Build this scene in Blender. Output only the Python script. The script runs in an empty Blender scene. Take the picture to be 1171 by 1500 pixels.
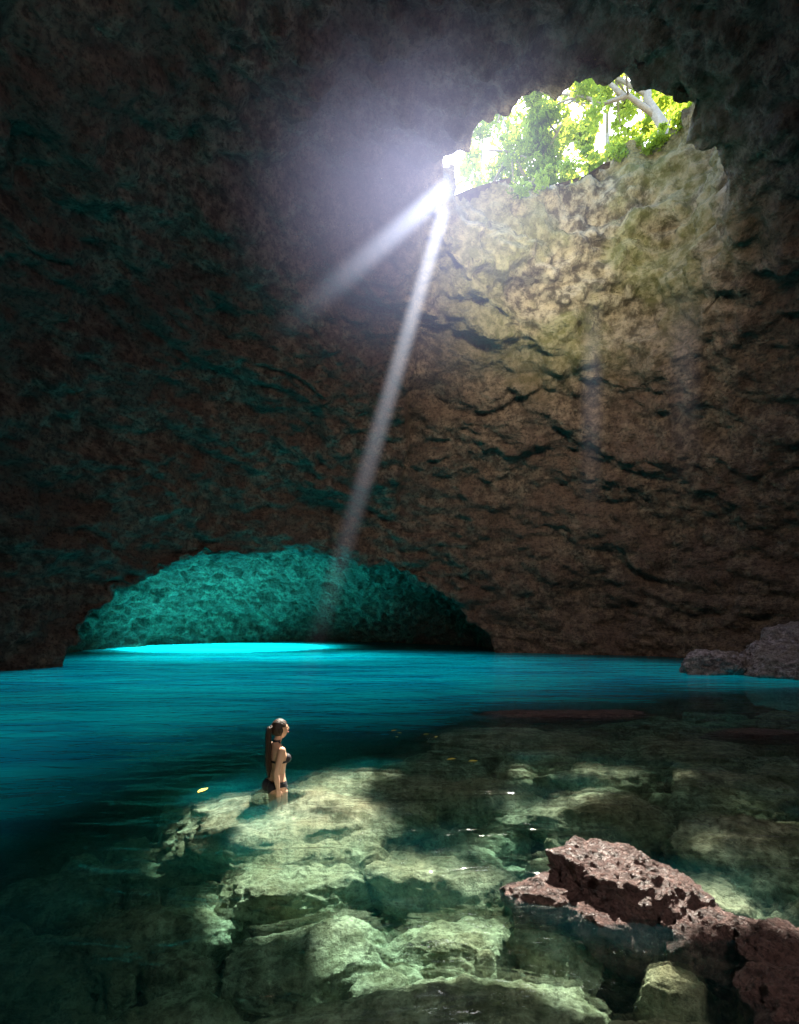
import bpy, bmesh, math, random
import numpy as np
from mathutils import Vector, Matrix
random.seed(4); rng=np.random.default_rng(7)
S=bpy.context.scene
S.view_settings.view_transform='Standard'; S.view_settings.look='None'; S.view_settings.exposure=0

# ---------------------------------------------------------------- noise
def _h(ix,iy,iz,seed):
    h=(ix.astype(np.int64)*374761393+iy.astype(np.int64)*668265263+iz.astype(np.int64)*2147483647+seed*974634777)&0xffffffff
    h=((h^(h>>13))*1274126177)&0xffffffff
    h=h^(h>>16)
    return (h&0xffffff)/float(0xffffff)
def vn(p,seed=0):
    i=np.floor(p); f=p-i; f=f*f*f*(f*(f*6-15)+10)
    ix,iy,iz=i[:,0],i[:,1],i[:,2]; x,y,z=f[:,0],f[:,1],f[:,2]
    def c(a,b,d): return _h(ix+a,iy+b,iz+d,seed)
    x0=c(0,0,0)*(1-x)+c(1,0,0)*x; x1=c(0,1,0)*(1-x)+c(1,1,0)*x
    x2=c(0,0,1)*(1-x)+c(1,0,1)*x; x3=c(0,1,1)*(1-x)+c(1,1,1)*x
    a=x0*(1-y)+x1*y; b=x2*(1-y)+x3*y
    return (a*(1-z)+b*z)*2-1
ROT=np.array([[0.36,0.48,-0.8],[-0.8,0.6,0.0],[0.48,0.64,0.6]])
def fbm(p,oct=4,seed=0,ridge=False):
    r=np.zeros(len(p)); a=1.0; t=0
    q=p@ROT.T
    for o in range(oct):
        n=vn(q,seed+o)
        if ridge: n=1-2*np.abs(n)
        r+=a*n; t+=a; a*=0.5; q=(q*2.03)@ROT.T+7.3
    return r/t
def sstep(a,b,x):
    t=np.clip((x-a)/(b-a),0,1); return t*t*(3-2*t)

# ---------------------------------------------------------------- mesh helpers
def mesh_np(name,V,F,mat=None,smooth=True,parent=None):
    me=bpy.data.meshes.new(name)
    V=np.asarray(V,dtype=np.float64)
    if isinstance(F,np.ndarray):
        n=F.shape[1]
        me.vertices.add(len(V)); me.vertices.foreach_set('co',V.astype(np.float32).ravel())
        me.loops.add(F.size); me.loops.foreach_set('vertex_index',F.astype(np.int32).ravel())
        me.polygons.add(len(F)); me.polygons.foreach_set('loop_start',np.arange(0,F.size,n,dtype=np.int32))
        me.update(calc_edges=True); me.validate()
    else:
        me.from_pydata([tuple(v) for v in V],[],F)
    me.polygons.foreach_set('use_smooth',np.full(len(me.polygons),smooth))
    ob=bpy.data.objects.new(name,me); S.collection.objects.link(ob)
    if mat: me.materials.append(mat)
    if parent: ob.parent=parent
    return ob
def empty(name,loc=(0,0,0)):
    e=bpy.data.objects.new(name,None); e.location=loc; S.collection.objects.link(e); return e
def ico(sub):
    bm=bmesh.new(); bmesh.ops.create_icosphere(bm,subdivisions=sub,radius=1)
    V=np.array([v.co[:] for v in bm.verts]); F=np.array([[v.index for v in f.verts] for f in bm.faces]); bm.free(); return V,F
ICO={k:ico(k) for k in (2,3,4,5,6)}
class Acc:
    def __init__(s): s.V=[];s.F=[];s.n=0
    def add(s,V,F):
        s.V.append(np.asarray(V,float)); s.F+= [tuple(int(i)+s.n for i in f) for f in F]; s.n+=len(V)
    def get(s): return np.concatenate(s.V),s.F
def remesh(ob,vox,smooth=0):
    m=ob.modifiers.new('r','REMESH'); m.mode='VOXEL'; m.voxel_size=vox
    if smooth:
        k=ob.modifiers.new('s','SMOOTH'); k.iterations=smooth; k.factor=0.5
    dg=bpy.context.evaluated_depsgraph_get(); me=bpy.data.meshes.new_from_object(ob.evaluated_get(dg))
    n=len(me.vertices); V=np.empty(n*3,np.float32); me.vertices.foreach_get('co',V)
    N=np.empty(n*3,np.float32); me.vertices.foreach_get('normal',N)
    q=np.empty(len(me.loops),np.int32); me.loops.foreach_get('vertex_index',q)
    F=q.reshape(-1,4) if len(me.loops)==4*len(me.polygons) else None
    bpy.data.objects.remove(ob); 
    return V.reshape(-1,3).astype(float),N.reshape(-1,3).astype(float),F
def compact(V,F):
    u,inv=np.unique(F,return_inverse=True); return V[u],inv.reshape(F.shape),u

# ---------------------------------------------------------------- material helpers
class NT:
    def __init__(s,name):
        s.m=bpy.data.materials.new(name); s.m.use_nodes=True; s.t=s.m.node_tree; s.t.nodes.clear()
        s.out=s.n('ShaderNodeOutputMaterial')
    def n(s,typ,**k):
        nd=s.t.nodes.new(typ)
        for a,b in k.items(): setattr(nd,a,b)
        return nd
    def l(s,a,b): s.t.links.new(a,b)
    def val(s,sock,v):
        if isinstance(v,(int,float)): sock.default_value=v
        elif isinstance(v,(tuple,list)): sock.default_value=v
        else: s.l(v,sock)
    def math(s,op,a,b=None,clamp=False):
        nd=s.n('ShaderNodeMath',operation=op); nd.use_clamp=clamp
        s.val(nd.inputs[0],a)
        if b is not None: s.val(nd.inputs[1],b)
        return nd.outputs[0]
    def mix(s,f,a,b,blend='MIX'):
        nd=s.n('ShaderNodeMix',data_type='RGBA',blend_type=blend)
        s.val(nd.inputs[0],f); s.val(nd.inputs[6],a); s.val(nd.inputs[7],b); return nd.outputs[2]
    def pos(s): return s.n('ShaderNodeNewGeometry').outputs['Position']
    def noise(s,vec,scale,detail=6,rough=0.55,typ='FBM',dist=0.0):
        nd=s.n('ShaderNodeTexNoise'); nd.noise_type=typ
        nd.inputs['Scale'].default_value=scale; nd.inputs['Detail'].default_value=detail
        nd.inputs['Roughness'].default_value=rough; nd.inputs['Distortion'].default_value=dist
        s.l(vec,nd.inputs['Vector']); return nd.outputs[0]
    def scale(s,vec,sc,rot=(0,0,0)):
        nd=s.n('ShaderNodeMapping'); nd.inputs['Scale'].default_value=sc; nd.inputs['Rotation'].default_value=rot
        s.l(vec,nd.inputs['Vector']); return nd.outputs[0]
    def mr(s,v,a,b,c=0.0,d=1.0):
        nd=s.n('ShaderNodeMapRange'); nd.interpolation_type='SMOOTHSTEP'
        s.val(nd.inputs[0],v); nd.inputs[1].default_value=a; nd.inputs[2].default_value=b
        nd.inputs[3].default_value=c; nd.inputs[4].default_value=d; return nd.outputs[0]

def rock_mat(name,dark,light,tint,bscale=1.0,bdist=0.25,rough=0.85,moss=False,spec=0.25,stretch=1.7,fine=0.7):
    t=NT(name); p=t.pos()
    n1=t.noise(p,0.35*bscale,3,0.6); n2=t.noise(p,2.2*bscale,5,0.68)
    f=t.noise(p,7.0*bscale,5,0.72)
    c=t.mix(t.mr(n2,0.35,0.68),dark+(1,),light+(1,))
    c=t.mix(t.math('MULTIPLY',t.mr(n1,0.42,0.62),0.75),c,tint+(1,))
    c=t.mix(t.mr(f,0.34,0.56,0.75,0.0),c,tuple(0.3*v for v in dark)+(1,))
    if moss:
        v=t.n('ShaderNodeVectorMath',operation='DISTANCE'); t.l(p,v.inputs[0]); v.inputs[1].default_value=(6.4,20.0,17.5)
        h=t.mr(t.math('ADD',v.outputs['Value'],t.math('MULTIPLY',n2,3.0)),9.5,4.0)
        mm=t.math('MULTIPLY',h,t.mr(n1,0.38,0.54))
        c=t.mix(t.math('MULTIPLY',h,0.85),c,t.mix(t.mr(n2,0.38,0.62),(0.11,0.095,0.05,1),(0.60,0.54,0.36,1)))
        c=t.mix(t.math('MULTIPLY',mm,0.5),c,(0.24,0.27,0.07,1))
    st=t.noise(t.scale(p,(0.6,0.6,stretch),(0.12,-0.2,0)),1.4*bscale,5,0.62)
    hgt=t.math('ADD',t.math('MULTIPLY',st,1.1),t.math('MULTIPLY',f,fine))
    b=t.n('ShaderNodeBump'); b.inputs['Strength'].default_value=1.0; b.inputs['Distance'].default_value=bdist
    t.l(hgt,b.inputs['Height'])
    s=t.n('ShaderNodeBsdfPrincipled'); t.l(c,s.inputs['Base Color']); s.inputs['Roughness'].default_value=rough
    s.inputs['Specular IOR Level'].default_value=spec
    t.l(b.outputs[0],s.inputs['Normal']); t.l(s.outputs[0],t.out.inputs[0]); return t.m
def simple(name,col,rough=0.6,nscale=20,var=0.3,bump=0.0,spec=0.4,trans=0.0):
    t=NT(name); p=t.n('ShaderNodeTexCoord').outputs['Object']; n=t.noise(p,nscale,3,0.6)
    c=t.mix(n,tuple(v*(1-var) for v in col)+(1,),tuple(min(1,v*(1+var)) for v in col)+(1,))
    s=t.n('ShaderNodeBsdfPrincipled'); t.l(c,s.inputs['Base Color']); s.inputs['Roughness'].default_value=rough
    s.inputs['Specular IOR Level'].default_value=spec
    if bump:
        b=t.n('ShaderNodeBump'); b.inputs['Distance'].default_value=bump; t.l(n,b.inputs['Height']); t.l(b.outputs[0],s.inputs['Normal'])
    if trans:
        tr=t.n('ShaderNodeBsdfTranslucent'); t.l(t.mix(0.5,c,(0.80,0.85,0.08,1)),tr.inputs[0]); mx=t.n('ShaderNodeMixShader'); mx.inputs[0].default_value=trans
        t.l(s.outputs[0],mx.inputs[1]); t.l(tr.outputs[0],mx.inputs[2]); t.l(mx.outputs[0],t.out.inputs[0])
    else: t.l(s.outputs[0],t.out.inputs[0])
    return t.m

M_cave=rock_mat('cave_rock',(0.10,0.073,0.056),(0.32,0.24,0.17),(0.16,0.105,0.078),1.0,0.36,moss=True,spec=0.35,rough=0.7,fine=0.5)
M_sub=rock_mat('submerged_rock',(0.13,0.125,0.065),(0.58,0.56,0.38),(0.38,0.31,0.18),2.2,0.10,rough=0.9,stretch=1.0)
M_red=rock_mat('wet_red_rock',(0.045,0.026,0.023),(0.27,0.165,0.145),(0.13,0.075,0.068),5.0,0.12,rough=0.38,spec=0.5,stretch=1.0)
M_grey=rock_mat('grey_rock',(0.16,0.13,0.14),(0.60,0.54,0.56),(0.34,0.31,0.28),2.2,0.15,rough=0.5)
M_leaf=simple('leaf',(0.18,0.31,0.03),0.5,1.3,0.6,trans=0.6)
M_bark=simple('bark',(0.38,0.33,0.27),0.9,6,0.4,bump=0.05)

# ---------------------------------------------------------------- cave shell
A=Acc()
def ell(c,r,sub=5,acc=A):
    V,F=ICO[sub]; acc.add(V*np.array(r)+np.array(c),F)
ell((2,13,0),(18.5,17.6,17.8),6)
ell((-7.0,32.0,-1.9),(12.8,12.5,7.8),5)
# skylight shaft outline in plan
PL=np.array([(1.4,18.6),(2.2,16.9),(3.9,15.6),(6.3,15.1),(8.5,15.3),(10.6,16.8),(11.3,18.8),(10.4,20.3),(7.6,20.8),(4.6,20.5),(2.4,19.9)])
def smoothpoly(P,k=3):
    for _ in range(k):
        Q=np.roll(P,-1,0); P=np.stack([0.75*P+0.25*Q,0.25*P+0.75*Q],1).reshape(-1,2)
    return P
PS=smoothpoly(PL); ctr=np.array([6.2,18.0]); n=len(PS)
def inpoly(p,Q):
    r=np.zeros(len(p),bool); j=len(Q)-1
    for i in range(len(Q)):
        c=((Q[i,1]>p[:,1])!=(Q[j,1]>p[:,1]))&(p[:,0]<(Q[j,0]-Q[i,0])*(p[:,1]-Q[i,1])/(Q[j,1]-Q[i,1]+1e-12)+Q[i,0]); r^=c; j=i
    return r
lv=[]
for z,s,fl in ((12,1.12,2.6),(14.5,1.07,1.9),(16.2,1.02,0.9),(17.5,1.0,0.25),(20,0.99,0),(24,1.0,0)):
    P=(PS-ctr)*s+ctr; P=P.copy(); far=np.clip((P[:,1]-ctr[1])/2.6,0,1); P[:,1]+=far*fl
    lv.append(np.column_stack([P,np.full(n,z)]))
V=np.concatenate(lv); F=[]
for k in range(len(lv)-1):
    for i in range(n):
        j=(i+1)%n; F.append((k*n+i,k*n+j,(k+1)*n+j,(k+1)*n+i))
F.append(tuple(range(n))[::-1]); F.append(tuple(range((len(lv)-1)*n,len(lv)*n)))
A.add(V,F)
V,F=A.get(); ob=mesh_np('tmp',V,F)
V,N,F=remesh(ob,0.13,2)
big=fbm(V*0.16,3,1); med=fbm(V*0.55,4,5)
wp=V+1.6*np.column_stack([fbm(V*0.22,2,9),fbm(V*0.22,2,11),fbm(V*0.22,2,13)])
tilt=wp[:,2]+0.22*wp[:,0]-0.1*wp[:,1]
strat=fbm(np.column_stack([wp[:,0]*0.12,wp[:,1]*0.12,tilt*0.62]),4,20,ridge=True)
rid=fbm(V*np.array([0.7,0.9,1.2]),4,31,ridge=True); sm=fbm(V*2.4,3,41)
shaft=sstep(15.5,17.5,V[:,2])
rim=np.exp(-(((V[:,0]-6.2)/6.5)**2+((V[:,1]-20.5)/3.5)**2+((V[:,2]-16.0)/3.4)**2))
alc=sstep(27,31,V[:,1])*sstep(8,5,V[:,2])*sstep(6,3,V[:,0])
d=big*0.95*(1-0.7*shaft)+med*(0.62+0.1*shaft)+strat*0.55*(1-0.5*shaft)+rid*(0.30+0.26*alc+0.2*shaft)+sm*(0.18+0.10*alc+0.04*shaft)
d+=rim*(0.80*fbm(V*np.array([0.6,0.6,0.9]),3,91)+0.85*fbm(V*1.3,5,95)-0.15)
z=V[:,2]; xe=0.35+0.10*np.clip(z-12,-6,6)+0.35*fbm(V*0.5,3,51)
w=sstep(0.18,-0.18,V[:,0]-xe)*sstep(17,20,V[:,1])*sstep(7.0,10.5,z)*sstep(18,16,z)*sstep(-9,-2,V[:,0])
d-=w*1.6
V=V+N*d[:,None]
top=lambda x,y: 18.3+0.30*(np.clip(x,-6,13)-1.4)+0.5*fbm(np.column_stack([x*0.7,y*0.7,0*x]),3,61)
fc=V[F].mean(1)
nearhole=inpoly(fc[:,:2],(PS-ctr)*1.28+ctr)
keep=((fc[:,2]<top(fc[:,0],fc[:,1]))|~nearhole)&(fc[:,2]>-7)
V2,F2,_=compact(V,F[keep])
mesh_np('cave_wall',V2,F2,M_cave)

# outer ground above the cave
gx=np.arange(-70,90,0.8); gy=np.arange(-50,110,0.8); X,Y=np.meshgrid(gx,gy); P=np.column_stack([X.ravel(),Y.ravel()])
T0=top(P[:,0],P[:,1])+0.15; rr=np.hypot((P[:,0]-6.2)/5.2,(P[:,1]-18)/3.2)
Z=T0+(np.maximum(T0,20.3)-T0)*sstep(1.15,1.7,rr)+sstep(26,60,P[:,1])*6
nx,ny=len(gx),len(gy); I=np.arange(nx*ny).reshape(ny,nx)
G=np.stack([I[:-1,:-1],I[:-1,1:],I[1:,1:],I[1:,:-1]],-1).reshape(-1,4); VG=np.column_stack([P,Z])
gc=VG[G].mean(1); G=G[~inpoly(gc[:,:2],(PS-ctr)*1.14+ctr)]; VG,G,_=compact(VG,G)
M_soil=rock_mat('forest_floor',(0.08,0.06,0.035),(0.22,0.19,0.10),(0.12,0.14,0.05),1.0,0.1)
mesh_np('ground',VG,G,M_soil)

# ---------------------------------------------------------------- rocks
def rockshape(V,seed,nf=14,sharp=0.75,amp=0.10,freq=2.0):
    r=np.random.default_rng(seed); n=r.normal(size=(nf,3)); n/=np.linalg.norm(n,axis=1)[:,None]
    n=np.concatenate([n,[[0.08*r.normal(),0.08*r.normal(),1]]]); n/=np.linalg.norm(n,axis=1)[:,None]
    dd=0.72+0.22*r.random(len(n))
    dots=V@n.T; rr=np.where(dots>0.05,dd/np.maximum(dots,0.05),9).min(1); rr=np.minimum(rr,1.12)
    rr=sharp*rr+(1-sharp)
    W=V*rr[:,None]; q=V*freq+seed*3.1
    W=W*(1+amp*fbm(q,5,seed)+amp*0.6*fbm(q*1.7,4,seed+3,ridge=True))[:,None]
    return W
def rock(c,s,rotz,seed,sub=6,**k):
    V,F=ICO[sub]; W=rockshape(V,seed,**k)*np.array(s); a=rotz; R=np.array([[math.cos(a),-math.sin(a),0],[math.sin(a),math.cos(a),0],[0,0,1]])
    return W@R.T+np.array(c),F
def mkrock(name,parts,mat,pit=0.0):
    a=Acc()
    for p in parts:
        V,F=rock(*p[:4],6,**(p[4] if len(p)>4 else {}))
        if pit:
            c=np.array(p[0]); dr=V-c; dr/=np.linalg.norm(dr,axis=1)[:,None]
            V=V+dr*(pit*(fbm(V*6,4,301,ridge=True)-0.3)+pit*0.6*fbm(V*16,3,305))[:,None]
        a.add(V,F)
    V,F=a.get(); return mesh_np(name,V,F,mat)
mkrock('red_boulder',[((1.60,3.98,-0.07),(0.52,0.36,0.38),-0.30,11,dict(sharp=1.0,amp=0.16,freq=3.0)),
                      ((1.98,3.80,-0.10),(0.38,0.32,0.30),0.6,18,dict(sharp=1.0,amp=0.16,freq=3.0)),
                      ((1.12,3.92,-0.12),(0.34,0.22,0.18),0.2,12,dict(sharp=0.95,amp=0.14)),
                      ((2.05,3.48,-0.14),(0.30,0.26,0.26),0.5,17,dict(sharp=1.0,amp=0.14)),
                      ((1.6,3.66,-0.18),(0.40,0.26,0.26),0.0,19,dict(sharp=1.0,amp=0.14))],M_red,0.045)
mkrock('red_boulder',[((2.12,2.80,-0.07),(0.28,0.22,0.20),0.4,23,dict(sharp=1.0,amp=0.14)),((2.42,3.15,-0.04),(0.28,0.28,0.19),0.9,24,dict(sharp=1.0,amp=0.14)),
                      ((1.75,2.45,-0.27),(0.4,0.3,0.22),0.1,29,dict(sharp=0.95))],M_red,0.04)
mkrock('grey_boulder',[((11.5,19.3,0.15),(1.25,1.0,0.78),0.3,31,dict(sharp=1.0))],M_grey,0.08)
mkrock('grey_boulder',[((14.0,18.6,0.15),(1.9,1.6,1.25),-0.4,34,dict(sharp=1.0)),((16.5,19.5,0.4),(2.6,2,2.0),0.2,36)],M_grey,0.1)
mkrock('flat_rock',[((3.6,11.0,-0.05),(1.75,0.42,0.15),0.03,41,dict(sharp=0.8)),((2.6,11.2,-0.08),(1.0,0.4,0.14),0,42)],M_red)
mkrock('flat_rock',[((6.6,9.3,-0.09),(1.1,0.35,0.13),0.0,45,dict(sharp=0.8))],M_red)

a=Acc()
placed=[]
WX,WY=-1.46,6.2
def sub(c,s,rz,seed,sb=5,**k):
    V,F=rock(c,s,rz,seed,sb,**k); 
    V[:,2]+=0.05*fbm(V*2.2,3,77)+0.03*fbm(V*6,2,78,ridge=True)
    V[:,2]=np.minimum(V[:,2],-0.03)
    r=np.hypot(V[:,0]-WX,V[:,1]-WY); pk=sstep(0.34,0.22,r); V[:,2]=np.where(pk>0,V[:,2]*(1-pk)+np.minimum(V[:,2],-0.84)*pk,V[:,2])
    a.add(V,F); placed.append((c[0],c[1],s[0],s[1]))
def slab(x,y,rx,ry,topz,seed,rz=0.0,h=0.30,sb=6,**k):
    k.setdefault('sharp',0.85); k.setdefault('amp',0.14); k.setdefault('freq',1.9)
    sub((x,y,topz-h*0.85),(rx,ry,h),rz,seed,sb,**k)
slab(-1.25,6.0,1.5,0.95,-0.12,51,0.1,0.36)
slab(-0.3,6.9,1.2,0.75,-0.16,67,-0.2)
slab(1.15,6.8,0.8,0.65,-0.18,52,0.3)
slab(2.25,9.5,1.6,1.0,-0.10,53,0.05)
slab(2.25,6.15,1.0,0.5,-0.14,54,-0.1)
slab(4.4,6.9,0.95,0.7,-0.10,55,0.2)
slab(3.5,5.25,0.68,0.6,-0.04,56,0.3)
slab(-0.9,4.75,0.75,0.42,-0.30,57,0.15,0.24)
slab(-0.65,3.95,0.62,0.36,-0.36,68,0.25,0.22)
slab(0.35,4.75,0.72,0.42,-0.26,58,-0.2,0.24)
slab(0.45,3.95,0.55,0.36,-0.34,69,0.1,0.22)
slab(0.25,3.15,1.0,0.42,-0.30,59,0.1,0.24)
slab(-1.5,3.2,0.6,0.4,-0.45,60,0.2,0.24)
slab(-2.0,4.3,0.65,0.42,-0.42,61,0.1,0.26)
slab(-2.9,4.1,0.6,0.4,-0.6,62,0.1)
slab(-2.3,3.3,0.5,0.35,-0.6,70,0.4)
slab(-3.4,5.2,0.8,0.5,-0.6,71,0.1)
slab(4.9,8.8,1.3,0.7,-0.12,63,0.0)
slab(0.6,8.3,0.9,0.6,-0.3,64,0.0)
slab(3.0,7.6,1.0,0.5,-0.18,65,0.2)
slab(5.2,5.3,0.8,0.7,-0.10,66,0.2)
k=0
for it in range(6000):
    x=rng.uniform(-3.8,13); y=rng.uniform(2.2,14)
    if x>0.9*y+1.2: continue
    if x<-0.5 and y>7.8: continue
    if y>8.8+0.6*x: continue
    small=it>3000
    r=(rng.uniform(0.3,0.75) if not small else rng.uniform(0.10,0.26))*(0.6+0.06*y); q_=0.74 if not small else 0.60
    if any(((x-q[0])/(q_*(r+q[2])))**2+((y-q[1])/(q_*(0.75*r+q[3])))**2<1 for q in placed): continue
    topz=-0.22-0.20*max(0,(2.0-x)/5)*2+rng.uniform(-0.18,0.12)-0.06*max(0,y-10)-(0.10 if small else 0)
    slab(x,y,r,r*rng.uniform(0.5,0.8),topz,100+k,rng.uniform(-0.5,0.5),rng.uniform(0.2,0.32) if not small else 0.15,5 if not small else 4); k+=1
    if k>330: break
V,F=a.get(); mesh_np('submerged_boulders',V,F,M_sub)

# seabed
gx=np.arange(-26,26.01,0.16); gy=np.arange(-8,60,0.16); X,Y=np.meshgrid(gx,gy); x=X.ravel(); y=Y.ravel()
f=np.minimum(x+3.6,np.minimum(10.0+0.55*x,14)-y); P3=np.column_stack([x,y,0*x])
Z=-5.0+4.2*sstep(-3,2,f)+0.30*fbm(P3*0.6,4,71)+0.16*fbm(P3*2.5,3,72)
nx,ny=len(gx),len(gy); I=np.arange(nx*ny).reshape(ny,nx)
G=np.stack([I[:-1,:-1],I[:-1,1:],I[1:,1:],I[1:,:-1]],-1).reshape(-1,4)
M_bed=rock_mat('seabed_rock',(0.05,0.045,0.035),(0.20,0.185,0.13),(0.12,0.10,0.07),2.6,0.12,rough=0.9,stretch=1.0)
mesh_np('seabed',np.column_stack([x,y,Z]),G,M_bed)

# ---------------------------------------------------------------- water
t=NT('water'); p=t.pos()
w1=t.noise(t.scale(p,(0.6,1.6,1)),1.7,3,0.55,dist=0.5)
b=t.n('ShaderNodeBump'); b.inputs['Strength'].default_value=0.9; b.inputs['Distance'].default_value=0.09
t.l(w1,b.inputs['Height'])
fr=t.n('ShaderNodeFresnel'); fr.inputs[0].default_value=1.33; t.l(b.outputs[0],fr.inputs['Normal'])
tr=t.n('ShaderNodeBsdfTransparent'); rf=t.n('ShaderNodeBsdfRefraction'); rf.inputs['IOR'].default_value=1.06; rf.inputs['Roughness'].default_value=0.03; t.l(b.outputs[0],rf.inputs['Normal'])
m1=t.n('ShaderNodeMixShader'); m1.inputs[0].default_value=0.25; t.l(tr.outputs[0],m1.inputs[1]); t.l(rf.outputs[0],m1.inputs[2])
# teal glow of the deep part put into a translucent surface layer
tl=t.n('ShaderNodeBsdfTranslucent')
wc=t.noise(t.scale(p,(0.22,1.0,1)),0.9,4,0.6,dist=0.5)
t.l(t.mix(t.mr(wc,0.35,0.65),(0.01,0.46,0.64,1),(0.05,0.93,0.95,1)),tl.inputs[0])
df=t.n('ShaderNodeBsdfDiffuse'); df.inputs[0].default_value=(0.0,0.16,0.22,1)
m0=t.n('ShaderNodeMixShader'); m0.inputs[0].default_value=0.2; t.l(tl.outputs[0],m0.inputs[1]); t.l(df.outputs[0],m0.inputs[2])
sp=t.n('ShaderNodeSeparateXYZ'); t.l(p,sp.inputs[0])
nn=t.noise(t.scale(p,(0.35,0.7,1)),0.8,4,0.6,dist=0.6)
fa=t.math('ADD',sp.outputs[0],3.0); fb=t.math('SUBTRACT',t.math('MINIMUM',t.math('ADD',t.math('MULTIPLY',sp.outputs[0],0.55),9.2),13.5),sp.outputs[1])
ff=t.math('ADD',t.math('MINIMUM',fa,fb),t.math('MULTIPLY',t.math('SUBTRACT',nn,0.5),8.0))
deep=t.mr(ff,3.0,-4.5,0.06,0.82)
m2=t.n('ShaderNodeMixShader'); t.l(deep,m2.inputs[0]); t.l(m1.outputs[0],m2.inputs[1]); t.l(m0.outputs[0],m2.inputs[2])
gl=t.n('ShaderNodeBsdfGlossy'); gl.inputs['Roughness'].default_value=0.07
t.l(b.outputs[0],gl.inputs['Normal']); mx=t.n('ShaderNodeMixShader'); t.l(t.math('MULTIPLY',fr.outputs[0],0.75),mx.inputs[0]); t.l(m2.outputs[0],mx.inputs[1]); t.l(gl.outputs[0],mx.inputs[2])
t.l(mx.outputs[0],t.out.inputs[0])
ab=t.n('ShaderNodeVolumeAbsorption'); ab.inputs[0].default_value=(0.16,0.88,0.84,1); ab.inputs[1].default_value=0.58
t.l(ab.outputs[0],t.out.inputs['Volume'])
M_water=t.m
bm=bmesh.new(); bmesh.ops.create_cube(bm,size=1)
for v in bm.verts: v.co=Vector((v.co.x*52,v.co.y*66+26,-3.2+v.co.z*6.4))
me=bpy.data.meshes.new('water'); bm.to_mesh(me); bm.free(); me.materials.append(M_water)
wo=bpy.data.objects.new('water',me); S.collection.objects.link(wo)

# ---------------------------------------------------------------- sunbeams and skylight glow, painted as emissive volumes
def ray(name,a,b,r0,r1,strength,col=(0.85,0.88,1.0),f0=0.04,f1=0.85):  # tapered tube with volume emission, glows in place of a lit beam
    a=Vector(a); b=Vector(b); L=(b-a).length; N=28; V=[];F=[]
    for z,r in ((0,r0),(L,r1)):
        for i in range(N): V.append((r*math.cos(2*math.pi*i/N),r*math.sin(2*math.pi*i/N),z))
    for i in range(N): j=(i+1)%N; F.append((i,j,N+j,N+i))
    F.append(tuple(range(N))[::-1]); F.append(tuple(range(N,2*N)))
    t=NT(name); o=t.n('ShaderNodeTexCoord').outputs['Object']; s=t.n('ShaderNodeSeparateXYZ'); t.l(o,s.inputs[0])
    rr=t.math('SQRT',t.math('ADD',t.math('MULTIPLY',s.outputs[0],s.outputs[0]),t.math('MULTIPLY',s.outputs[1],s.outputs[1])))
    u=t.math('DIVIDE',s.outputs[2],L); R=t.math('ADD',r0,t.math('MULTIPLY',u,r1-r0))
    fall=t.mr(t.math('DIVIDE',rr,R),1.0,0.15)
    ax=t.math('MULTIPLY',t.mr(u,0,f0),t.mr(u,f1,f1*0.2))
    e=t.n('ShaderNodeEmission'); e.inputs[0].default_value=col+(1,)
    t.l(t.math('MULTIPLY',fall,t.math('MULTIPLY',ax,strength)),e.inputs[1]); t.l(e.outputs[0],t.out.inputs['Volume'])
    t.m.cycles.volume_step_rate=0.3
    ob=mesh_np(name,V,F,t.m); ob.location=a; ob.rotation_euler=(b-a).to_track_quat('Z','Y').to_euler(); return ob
ray('emissive_beam',(1.62,18.3,16.6),(-1.6,6.4,-0.2),0.36,0.23,0.68,f1=0.97)
ray('emissive_beam',(1.75,18.2,17.2),(-2.3,7.4,5.6),0.44,0.32,0.52,(0.74,0.81,1.0),f1=0.97)
ray('emissive_beam',(6.6,17.6,14.0),(6.2,17.0,3.0),0.5,0.5,0.10,(0.75,0.8,1.0),f0=0.3)
ray('emissive_beam',(9.6,17.6,14.0),(9.4,17.0,4.0),0.7,0.7,0.03,(0.75,0.8,1.0),f0=0.3)
def glow_haze(name,c,r,strength,col,pw):  # self-glowing ellipsoid, paints the bright haze beside the skylight
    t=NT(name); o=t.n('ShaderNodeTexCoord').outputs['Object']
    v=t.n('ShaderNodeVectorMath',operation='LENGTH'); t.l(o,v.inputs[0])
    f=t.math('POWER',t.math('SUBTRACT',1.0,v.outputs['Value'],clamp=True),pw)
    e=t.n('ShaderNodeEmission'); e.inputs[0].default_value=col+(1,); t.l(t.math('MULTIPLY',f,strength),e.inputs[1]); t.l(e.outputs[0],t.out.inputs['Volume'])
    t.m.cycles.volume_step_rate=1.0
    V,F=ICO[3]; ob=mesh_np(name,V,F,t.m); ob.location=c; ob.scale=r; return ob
glow_haze('glow_haze',(1.2,16.6,16.0),(8.0,5.0,8.0),0.25,(0.64,0.66,1.0),2.7)

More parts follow.
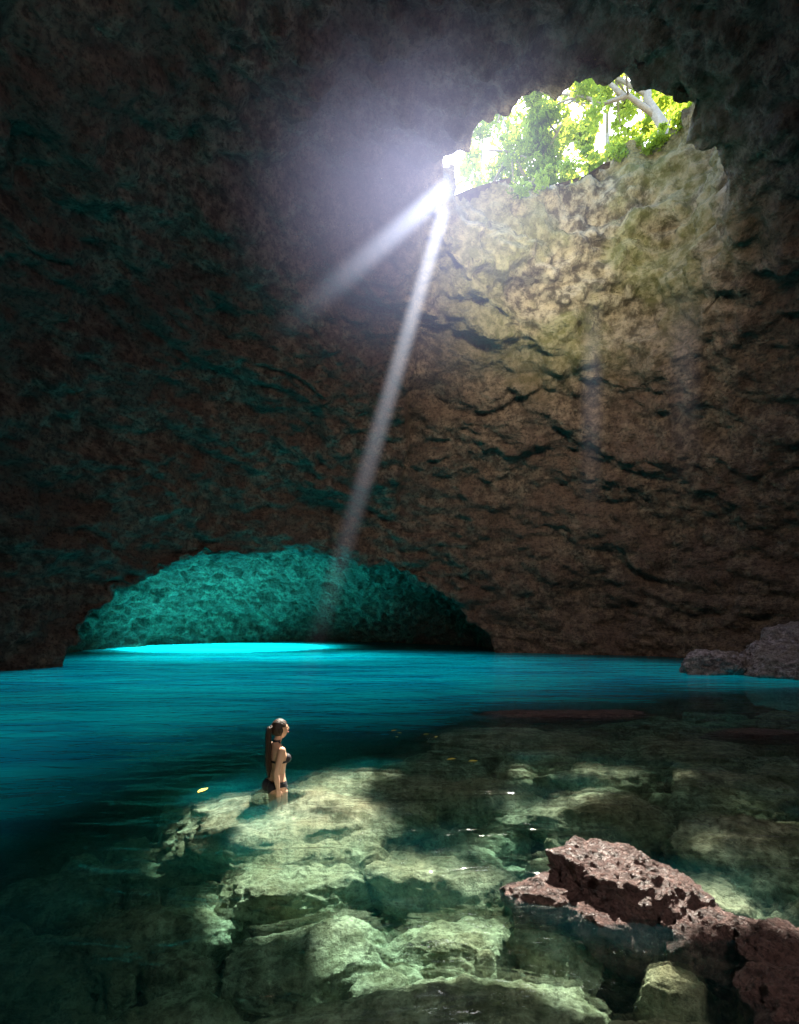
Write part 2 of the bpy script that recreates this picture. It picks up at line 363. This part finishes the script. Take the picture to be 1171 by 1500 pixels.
# ---------------------------------------------------------------- trees
def tube(acc,pts,rad,N=10):
    pts=[Vector(p) for p in pts]; base=[]
    for i,(p,r) in enumerate(zip(pts,rad)):
        d=(pts[min(i+1,len(pts)-1)]-pts[max(i-1,0)]).normalized(); u=d.orthogonal().normalized() if i==0 else (u-d*u.dot(d)).normalized(); v=d.cross(u)
        base+= [tuple(p+u*math.cos(2*math.pi*k/N)*r+v*math.sin(2*math.pi*k/N)*r) for k in range(N)]
    F=[]
    for i in range(len(pts)-1):
        for k in range(N): j=(k+1)%N; F.append((i*N+k,i*N+j,(i+1)*N+j,(i+1)*N+k))
    F.append(tuple(range(N))[::-1]); F.append(tuple(range((len(pts)-1)*N,len(pts)*N)))
    acc.add(base,F)
def leaves(C,rads,n,size,r):
    C=np.asarray(C,float); idx=r.integers(0,len(C),n); rad=np.asarray(rads)[idx]
    d=r.normal(size=(n,3)); d/=np.linalg.norm(d,axis=1)[:,None]
    P=C[idx]+d*(rad*r.random(n)**0.5)[:,None]*np.array([1,1,0.7])
    a=r.normal(size=(n,3)); a/=np.linalg.norm(a,axis=1)[:,None]
    nn=r.normal(size=(n,3)); b=np.cross(a,nn); b/=np.linalg.norm(b,axis=1)[:,None]
    s=(size*r.uniform(0.6,1.3,n))[:,None]
    V=np.stack([P-a*s,P+b*s*0.42,P+a*s,P-b*s*0.42],1).reshape(-1,3); return V,np.arange(n*4).reshape(n,4)
def tree(limbs,crown,nl,seed,size=0.17,r0=0.28):
    r=np.random.default_rng(seed); e=empty('tree'); acc=Acc(); C=[];R=[]
    for L in limbs:
        k=len(L); rr=[r0*(1-0.85*i/(k-1)) if L is limbs[0] else r0*0.45*(1-0.8*i/(k-1)) for i in range(k)]
        tube(acc,L,rr)
        for _ in range(6):
            i=r.integers(1,k); p=np.array(L[i],float); q=p+r.normal(size=3)*np.array([1.2,1,0.8]); m=(p+q)/2+r.normal(size=3)*0.2
            tube(acc,[p,m,q],[0.06,0.04,0.015],6); C.append(q); R.append(r.uniform(0.5,0.9))
    for (c,rad,m) in crown:
        for _ in range(m):
            d=r.normal(size=3); d/=np.linalg.norm(d); C.append(np.array(c)+d*np.array(rad)*r.random()**0.4); R.append(r.uniform(0.35,0.8))
    V,F=acc.get(); mesh_np('trunk',V,F,M_bark,parent=e)
    V,F=leaves(C,R,nl,size,r); mesh_np('foliage',V,F,M_leaf,smooth=False,parent=e)
tree([[(10.6,21.4,21),(11.0,21.6,22.5),(10.5,22,24),(10.8,22.5,26.5),(10,23,29)],
           [(10.7,21.8,23.2),(9.7,22,24.2),(8.6,22.2,24.0),(7.8,22.4,24.6),(6.6,22.6,24.9)],
           [(10.6,22,24.2),(9.6,23,26),(8,23.5,27.5)],[(9.6,22.1,24.2),(9,22.4,25.2),(8.8,22.8,26.3)]],
     [((9.5,24.5,27.5),(3.0,2,2.4),5),((12,23,26),(2,2,2.5),8)],3600,81)
tree([[(6.6,25.5,20),(6.5,25.4,22.5),(6.8,25.2,25),(6.2,25.5,29)],
           [(6.5,25.4,23),(5.4,25.0,24.5),(4.9,25,26.5)],[(6.6,25.3,24),(7.6,25,25.4),(8.4,25,27)]],
     [((6.6,25.4,25.3),(1.9,1.6,2.0),20),((7.6,25.2,23.2),(1.3,1.3,1.3),9)],7500,82,r0=0.2)
tree([[(3.6,27,19),(3.8,27,22),(4.2,26.8,25),(4.4,27,29)],[(3.8,27,22.4),(4.6,26.6,24),(5.4,26.4,25)]],
     [((4.8,27.4,26.2),(1.5,1.5,2.2),12),((5.6,27,22.7),(1.4,1,0.9),9)],4500,83,r0=0.16)
tree([[(12,30,21),(12.2,30,25),(12,30,30),(12,30,34)],[(12,30,25),(14,30,27),(15,30,30)]],
     [((11,30.5,27.5),(5,2.5,3.5),30)],7000,84,size=0.24)
# creepers along the rim
C=[];R=[]
r=np.random.default_rng(9)
for i in range(90):
    k=r.integers(0,len(PS)); q=(PS[k]-ctr)*0.97+ctr
    if q[0]<3.5 and q[1]>16: continue
    far=q[1]>19
    if not far and r.random()<0.75: continue
    tz=float(top(np.array([q[0]]),np.array([q[1]]))[0]); C.append((q[0],q[1],tz-r.random()*0.6+0.15)); R.append(r.uniform(0.15,0.5))
V,F=leaves(C,R,3000,0.11,r); mesh_np('creeper_plants',V,F,M_leaf,smooth=False)

# floating leaves
M_yl=simple('dry_leaf',(0.85,0.6,0.08),0.5,30,0.3)
acc=Acc()
for (x,y,s) in ((-0.1,9.4,0.07),(0.47,9.1,0.06),(0.63,8.9,0.055),(0.75,7.5,0.08),(1.05,7.4,0.08),(-2.33,6.15,0.09),(0.0,9.2,0.05),(-0.05,8.9,0.04)):
    an=random.uniform(0,3); c,sn=math.cos(an),math.sin(an)
    loc=[(-1,0),(-0.4,0.4),(0.3,0.42),(1,0),(0.3,-0.4),(-0.4,-0.38)]
    acc.add([(x+s*(u*c-v*sn),y+s*(u*sn+v*c),0.008+0.012*abs(v)) for u,v in loc],[(0,1,2,3,4,5)])
V,F=acc.get(); mesh_np('floating_leaves',V,F,M_yl)

# ---------------------------------------------------------------- woman
W=empty('woman')
acc=Acc()
def sph(c,r,sub=3): 
    V,F=ICO[sub]; acc.add(V*np.array(r)+np.array(c),F)
def chain(pts,rad):
    tube(acc,pts,rad,14)
    for p,q in zip(pts,rad): sph(p,(q,q,q),2)
rings=[(.79,0,.07,.13),(.83,-.005,.10,.16),(.88,-.012,.115,.178),(.94,-.005,.10,.165),(1.0,0,.085,.135),(1.05,.005,.078,.12),(1.12,.008,.085,.128),(1.19,.012,.095,.142),(1.25,.01,.095,.15),(1.31,.0,.082,.158),(1.355,-.008,.062,.14),(1.39,-.012,.05,.085),(1.41,-.01,.045,.05)]
NR=28; V=[];F=[]
for z,cx,rx,ry in rings:
    for i in range(NR):
        an=2*math.pi*i/NR; V.append((cx+rx*math.cos(an),ry*math.sin(an),z))
for k in range(len(rings)-1):
    for i in range(NR): j=(i+1)%NR; F.append((k*NR+i,k*NR+j,(k+1)*NR+j,(k+1)*NR+i))
F.append(tuple(range(NR))[::-1]); F.append(tuple(range((len(rings)-1)*NR,len(rings)*NR))); acc.add(V,F)
chain([(-.012,0,1.37),(.0,0,1.42),(.018,0,1.48)],[.052,.046,.046])
for s in (-1,1):
    sph((.085,s*.068,1.215),(.055,.06,.055)); sph((-.068,s*.078,.885),(.085,.085,.09))
    chain([(0,s*.088,.84),(.012,s*.095,.62),(.012,s*.095,.47),(-.008,s*.095,.33),(-.022,s*.095,.09)],[.088,.07,.052,.05,.034])
    chain([(-.03,s*.095,.045),(.06,s*.1,.04),(.15,s*.105,.02)],[.036,.034,.024])
def arm(sh,el,wr,ha,s):
    chain([sh,((sh[0]+el[0])/2,(sh[1]+el[1])/2,(sh[2]+el[2])/2),el,((el[0]*.6+wr[0]*.4),(el[1]*.6+wr[1]*.4),(el[2]*.6+wr[2]*.4)),wr],[.046,.041,.034,.034,.022])
    d=(Vector(ha)-Vector(wr)).normalized()
    side=d.cross(Vector((0,s,0))).normalized()
    for k in (-1.2,-.4,.4,1.2): chain([Vector(wr)+side*.008*k,Vector(wr)+d*.075+side*.016*k],[.016,.014])
    for k,l in ((-1.5,.062),(-.5,.075),(.5,.07),(1.5,.055)):
        b0=Vector(wr)+d*.08+side*.0135*k; inn=Vector((0,-s,0))*.012
        chain([b0,b0+d*l*.5+inn*.3,b0+d*l+inn*1.3],[.009,.008,.0065])
    chain([Vector(wr)+d*.03-side*.018,Vector(wr)+d*.055-side*.042+Vector((0,-s,0))*.01,Vector(wr)+d*.085-side*.05+Vector((0,-s,0))*.015],[.013,.0105,.008])
arm((-.008,-.155,1.335),(-.10,-.205,1.085),(-.09,-.235,.92),(-.085,-.24,.84),-1)
arm((-.005,.155,1.335),(.03,.215,1.08),(.12,.20,.90),(.17,.19,.82),1)
hc=np.array((.03,0,1.555))
HV,HF=ICO[5]; q=HV.copy(); 
X=q[:,0];Yq=q[:,1];Zq=q[:,2]
P=np.column_stack([X*.098,Yq*.076,Zq*.118])
low=sstep(0.1,-0.9,Zq); P[:,1]*=1-0.35*low
P[:,0]=np.where(X<0,P[:,0]*(1-0.35*low),P[:,0]*(1+0.03*low))
fwd=sstep(0.3,0.9,X)
P[:,0]+=fwd*( .024*np.exp(-(Yq/.13)**2)*np.exp(-((Zq+.22)/.17)**2) + .012*np.exp(-(Yq/.1)**2)*np.exp(-((Zq+.02)/.2)**2) + .009*np.exp(-(Yq/.28)**2)*np.exp(-((Zq+.55)/.09)**2)
   +.012*np.exp(-(Yq/.3)**2)*np.exp(-((Zq+.9)/.12)**2) -.010*np.exp(-((np.abs(Yq)-.36)/.16)**2)*np.exp(-((Zq-.0)/.13)**2)+.006*np.exp(-((Zq-.2)/.1)**2))
ca,sa=math.cos(-0.16),math.sin(-0.16)
def headrot(P): return np.column_stack([P[:,0]*ca+P[:,2]*sa, P[:,1], -P[:,0]*sa+P[:,2]*ca])
P=headrot(P)
acc.add(P+hc,HF)
for s in (-1,1): sph((.012,s*.077,1.55),(.017,.009,.03))
V,F=acc.get(); ob=mesh_np('tmp2',V,F); V,N,F=remesh(ob,0.0052,3)
M_skin=simple('skin',(0.62,0.36,0.24),0.5,8,0.08,spec=0.4); M_bik=simple('swimwear',(0.015,0.015,0.022),0.7,40,0.3)
M_hair=simple('hair',(0.035,0.018,0.010),0.45,60,0.5,bump=0.01)
mesh_np('body',V,F,M_skin,parent=W)
fc=V[F].mean(1)
def cloth(name,mask,off,mat):
    Vo=V+N*off; v,f,_=compact(Vo,F[mask]); o=mesh_np(name,v,f,mat,parent=W); return o
trunk=np.abs(fc[:,1])<0.165
cup=((np.abs(np.abs(fc[:,1])-.07)/.062)**2+((fc[:,2]-1.215)/.06)**2<1)&(fc[:,0]>.03)
band=(np.abs(fc[:,2]-1.19)<.014)&(np.abs(fc[:,1])<.15)&(fc[:,0]>-.12)
arms=(fc[:,0]<-.02)&(np.abs(fc[:,1])>.150)
strap=(np.abs(np.abs(fc[:,1])-(.07-.12*np.clip(fc[:,2]-1.27,0,1)))<.009)&(fc[:,2]>1.26)&(fc[:,2]<1.43)&(fc[:,0]>-.01)
neckb=(np.abs(fc[:,2]-1.425)<.012)&(fc[:,0]<.02)&(np.abs(fc[:,1])<.07)
cloth('bikini_top',(cup|(band&~arms)|strap|neckb)&trunk,.004,M_bik)
hip=(fc[:,2]<.965)&(fc[:,2]>.80)&(np.abs(fc[:,1])<.186)&~((fc[:,2]<.80+.9*np.maximum(0,np.abs(fc[:,1])-.05)))
cloth('bikini_bottom',hip,.004,M_bik)
hr=fc-hc
cap=(fc[:,2]>1.47)&((hr[:,0]<.035+ (hr[:,2]-.02)*.55)|(hr[:,2]>.088))&((hr[:,0]<-.0)|(hr[:,2]>.035))&((hr[:,2]>-.06))
cloth('hair_cap',cap,.012,M_hair)
acc=Acc()
r=np.random.default_rng(3)
for i in range(46):
    a0=r.uniform(0,6.28); q=r.random()**.5; ox,oy=math.cos(a0)*q,math.sin(a0)*q
    pts=[(-.07,.02*oy,1.60+.015*ox),(-.098+.02*ox,.024*oy,1.585+.01*oy),(-.112+.026*ox,.03*oy,1.50),(-.110+.03*ox,.035*oy,1.36),(-.112+.03*ox,.035*oy,1.22),(-.108+.024*ox,.03*oy,1.08+.03*r.random()),(-.105+.012*ox,.012*oy,.99+.07*r.random())]
    tube(acc,pts,[.012,.010,.011,.011,.010,.008,.002],6)
V2,F2=acc.get(); mesh_np('ponytail',V2,F2,M_hair,parent=W)
M_eye=simple('eye',(0.03,0.02,0.015),0.1,10,0.1); M_lip=simple('lips',(0.5,0.15,0.13),0.4,10,0.1)
acc=Acc()
V3,F3=ICO[2]
for s in (-1,1): acc.add(headrot(V3*np.array((.010,.013,.007))+np.array((.083,s*.028,.002)))+hc,F3)
V4,F4=acc.get(); mesh_np('eyes',V4,F4,M_eye,parent=W)
acc=Acc(); acc.add(headrot(V3*np.array((.008,.022,.007))+np.array((.098,0,-.062)))+hc,F3); V4,F4=acc.get(); mesh_np('mouth',V4,F4,M_lip,parent=W)
W.location=(WX,WY,-0.84); W.rotation_euler=(0,0,math.radians(36))

# ---------------------------------------------------------------- lights
SD=Vector((0.225,0.668,1.0)).normalized()
sun=bpy.data.lights.new('sun','SUN'); sun.energy=25.0; sun.angle=math.radians(0.5); sun.color=(1.0,0.92,0.78)
so=bpy.data.objects.new('sun',sun); so.rotation_euler=SD.to_track_quat('Z','Y').to_euler(); S.collection.objects.link(so)
def area(name,loc,size,power,col,direction,spread=180):
    L=bpy.data.lights.new(name,'AREA'); L.shape='ELLIPSE'; L.size=size[0]; L.size_y=size[1]; L.energy=power; L.color=col; L.spread=math.radians(spread)
    o=bpy.data.objects.new(name,L); o.location=loc; o.rotation_euler=Vector(direction).to_track_quat('-Z','Y').to_euler(); S.collection.objects.link(o); return o
# lamps standing in for sea light through the submerged entrance
area('underwater_entrance_light',(-12.0,36.0,-1.6),(13,10),6500,(0.12,0.88,0.92),(0,0.05,1),140)
area('underwater_entrance_light',(-8.0,27.5,-2.6),(15,6),700,(0.04,0.80,0.86),(0,0.1,1),135)  # added lamp near the arch, spills teal onto the wall
area('underwater_fill_light',(-6.0,23.5,-3.2),(24,18),560,(0.01,0.66,0.88),(0,0,1),90)  # added lamp under the pool, makes the water surface glow teal
area('underwater_fill_light',(-2.0,16.0,-4.0),(34,28),2000,(0.01,0.56,0.72),(0,0,1),100)  # added wide lamp below, brightens the pool further forward
# added fill lamps in mid-air, standing in for daylight bounce on walls and rim
area('wall_fill_light',(5.5,10.5,13.0),(4,2.5),400,(1.0,0.80,0.64),(0.0,1,-0.45),125)
area('rim_fill_light',(3.2,14.2,14.2),(1.2,0.7),400,(1.0,0.90,0.68),(0.40,1,0.34),105)
# added fill lamps behind the camera, no cave opening there
area('rear_fill_light',(-1.0,-0.5,10.0),(5,3),230,(1.0,0.74,0.84),(-0.2,1,0.45),150)
area('rear_fill_light',(3.0,-1.5,5.2),(1.5,1.0),110,(1.0,0.88,0.82),(-0.4,1,-0.8),120)
w=bpy.data.worlds.new('World'); S.world=w; w.use_nodes=True; nt=w.node_tree
bg=nt.nodes['Background']; sk=nt.nodes.new('ShaderNodeTexSky'); sk.sky_type='NISHITA'; sk.sun_disc=False
sk.sun_elevation=math.asin(SD.z); sk.sun_rotation=math.atan2(SD.x,SD.y); nt.links.new(sk.outputs[0],bg.inputs[0]); bg.inputs[1].default_value=1.1

# ---------------------------------------------------------------- camera (level, rising-front shift)
cam=bpy.data.cameras.new('camera'); co=bpy.data.objects.new('camera',cam); S.collection.objects.link(co)
cam.sensor_fit='VERTICAL'; cam.sensor_height=36; cam.lens=760/1500*36; cam.shift_y=155/1500; cam.clip_end=2000; cam.clip_start=0.05
co.location=(0,0,2.05); co.rotation_euler=(math.radians(90),0,0); S.camera=co
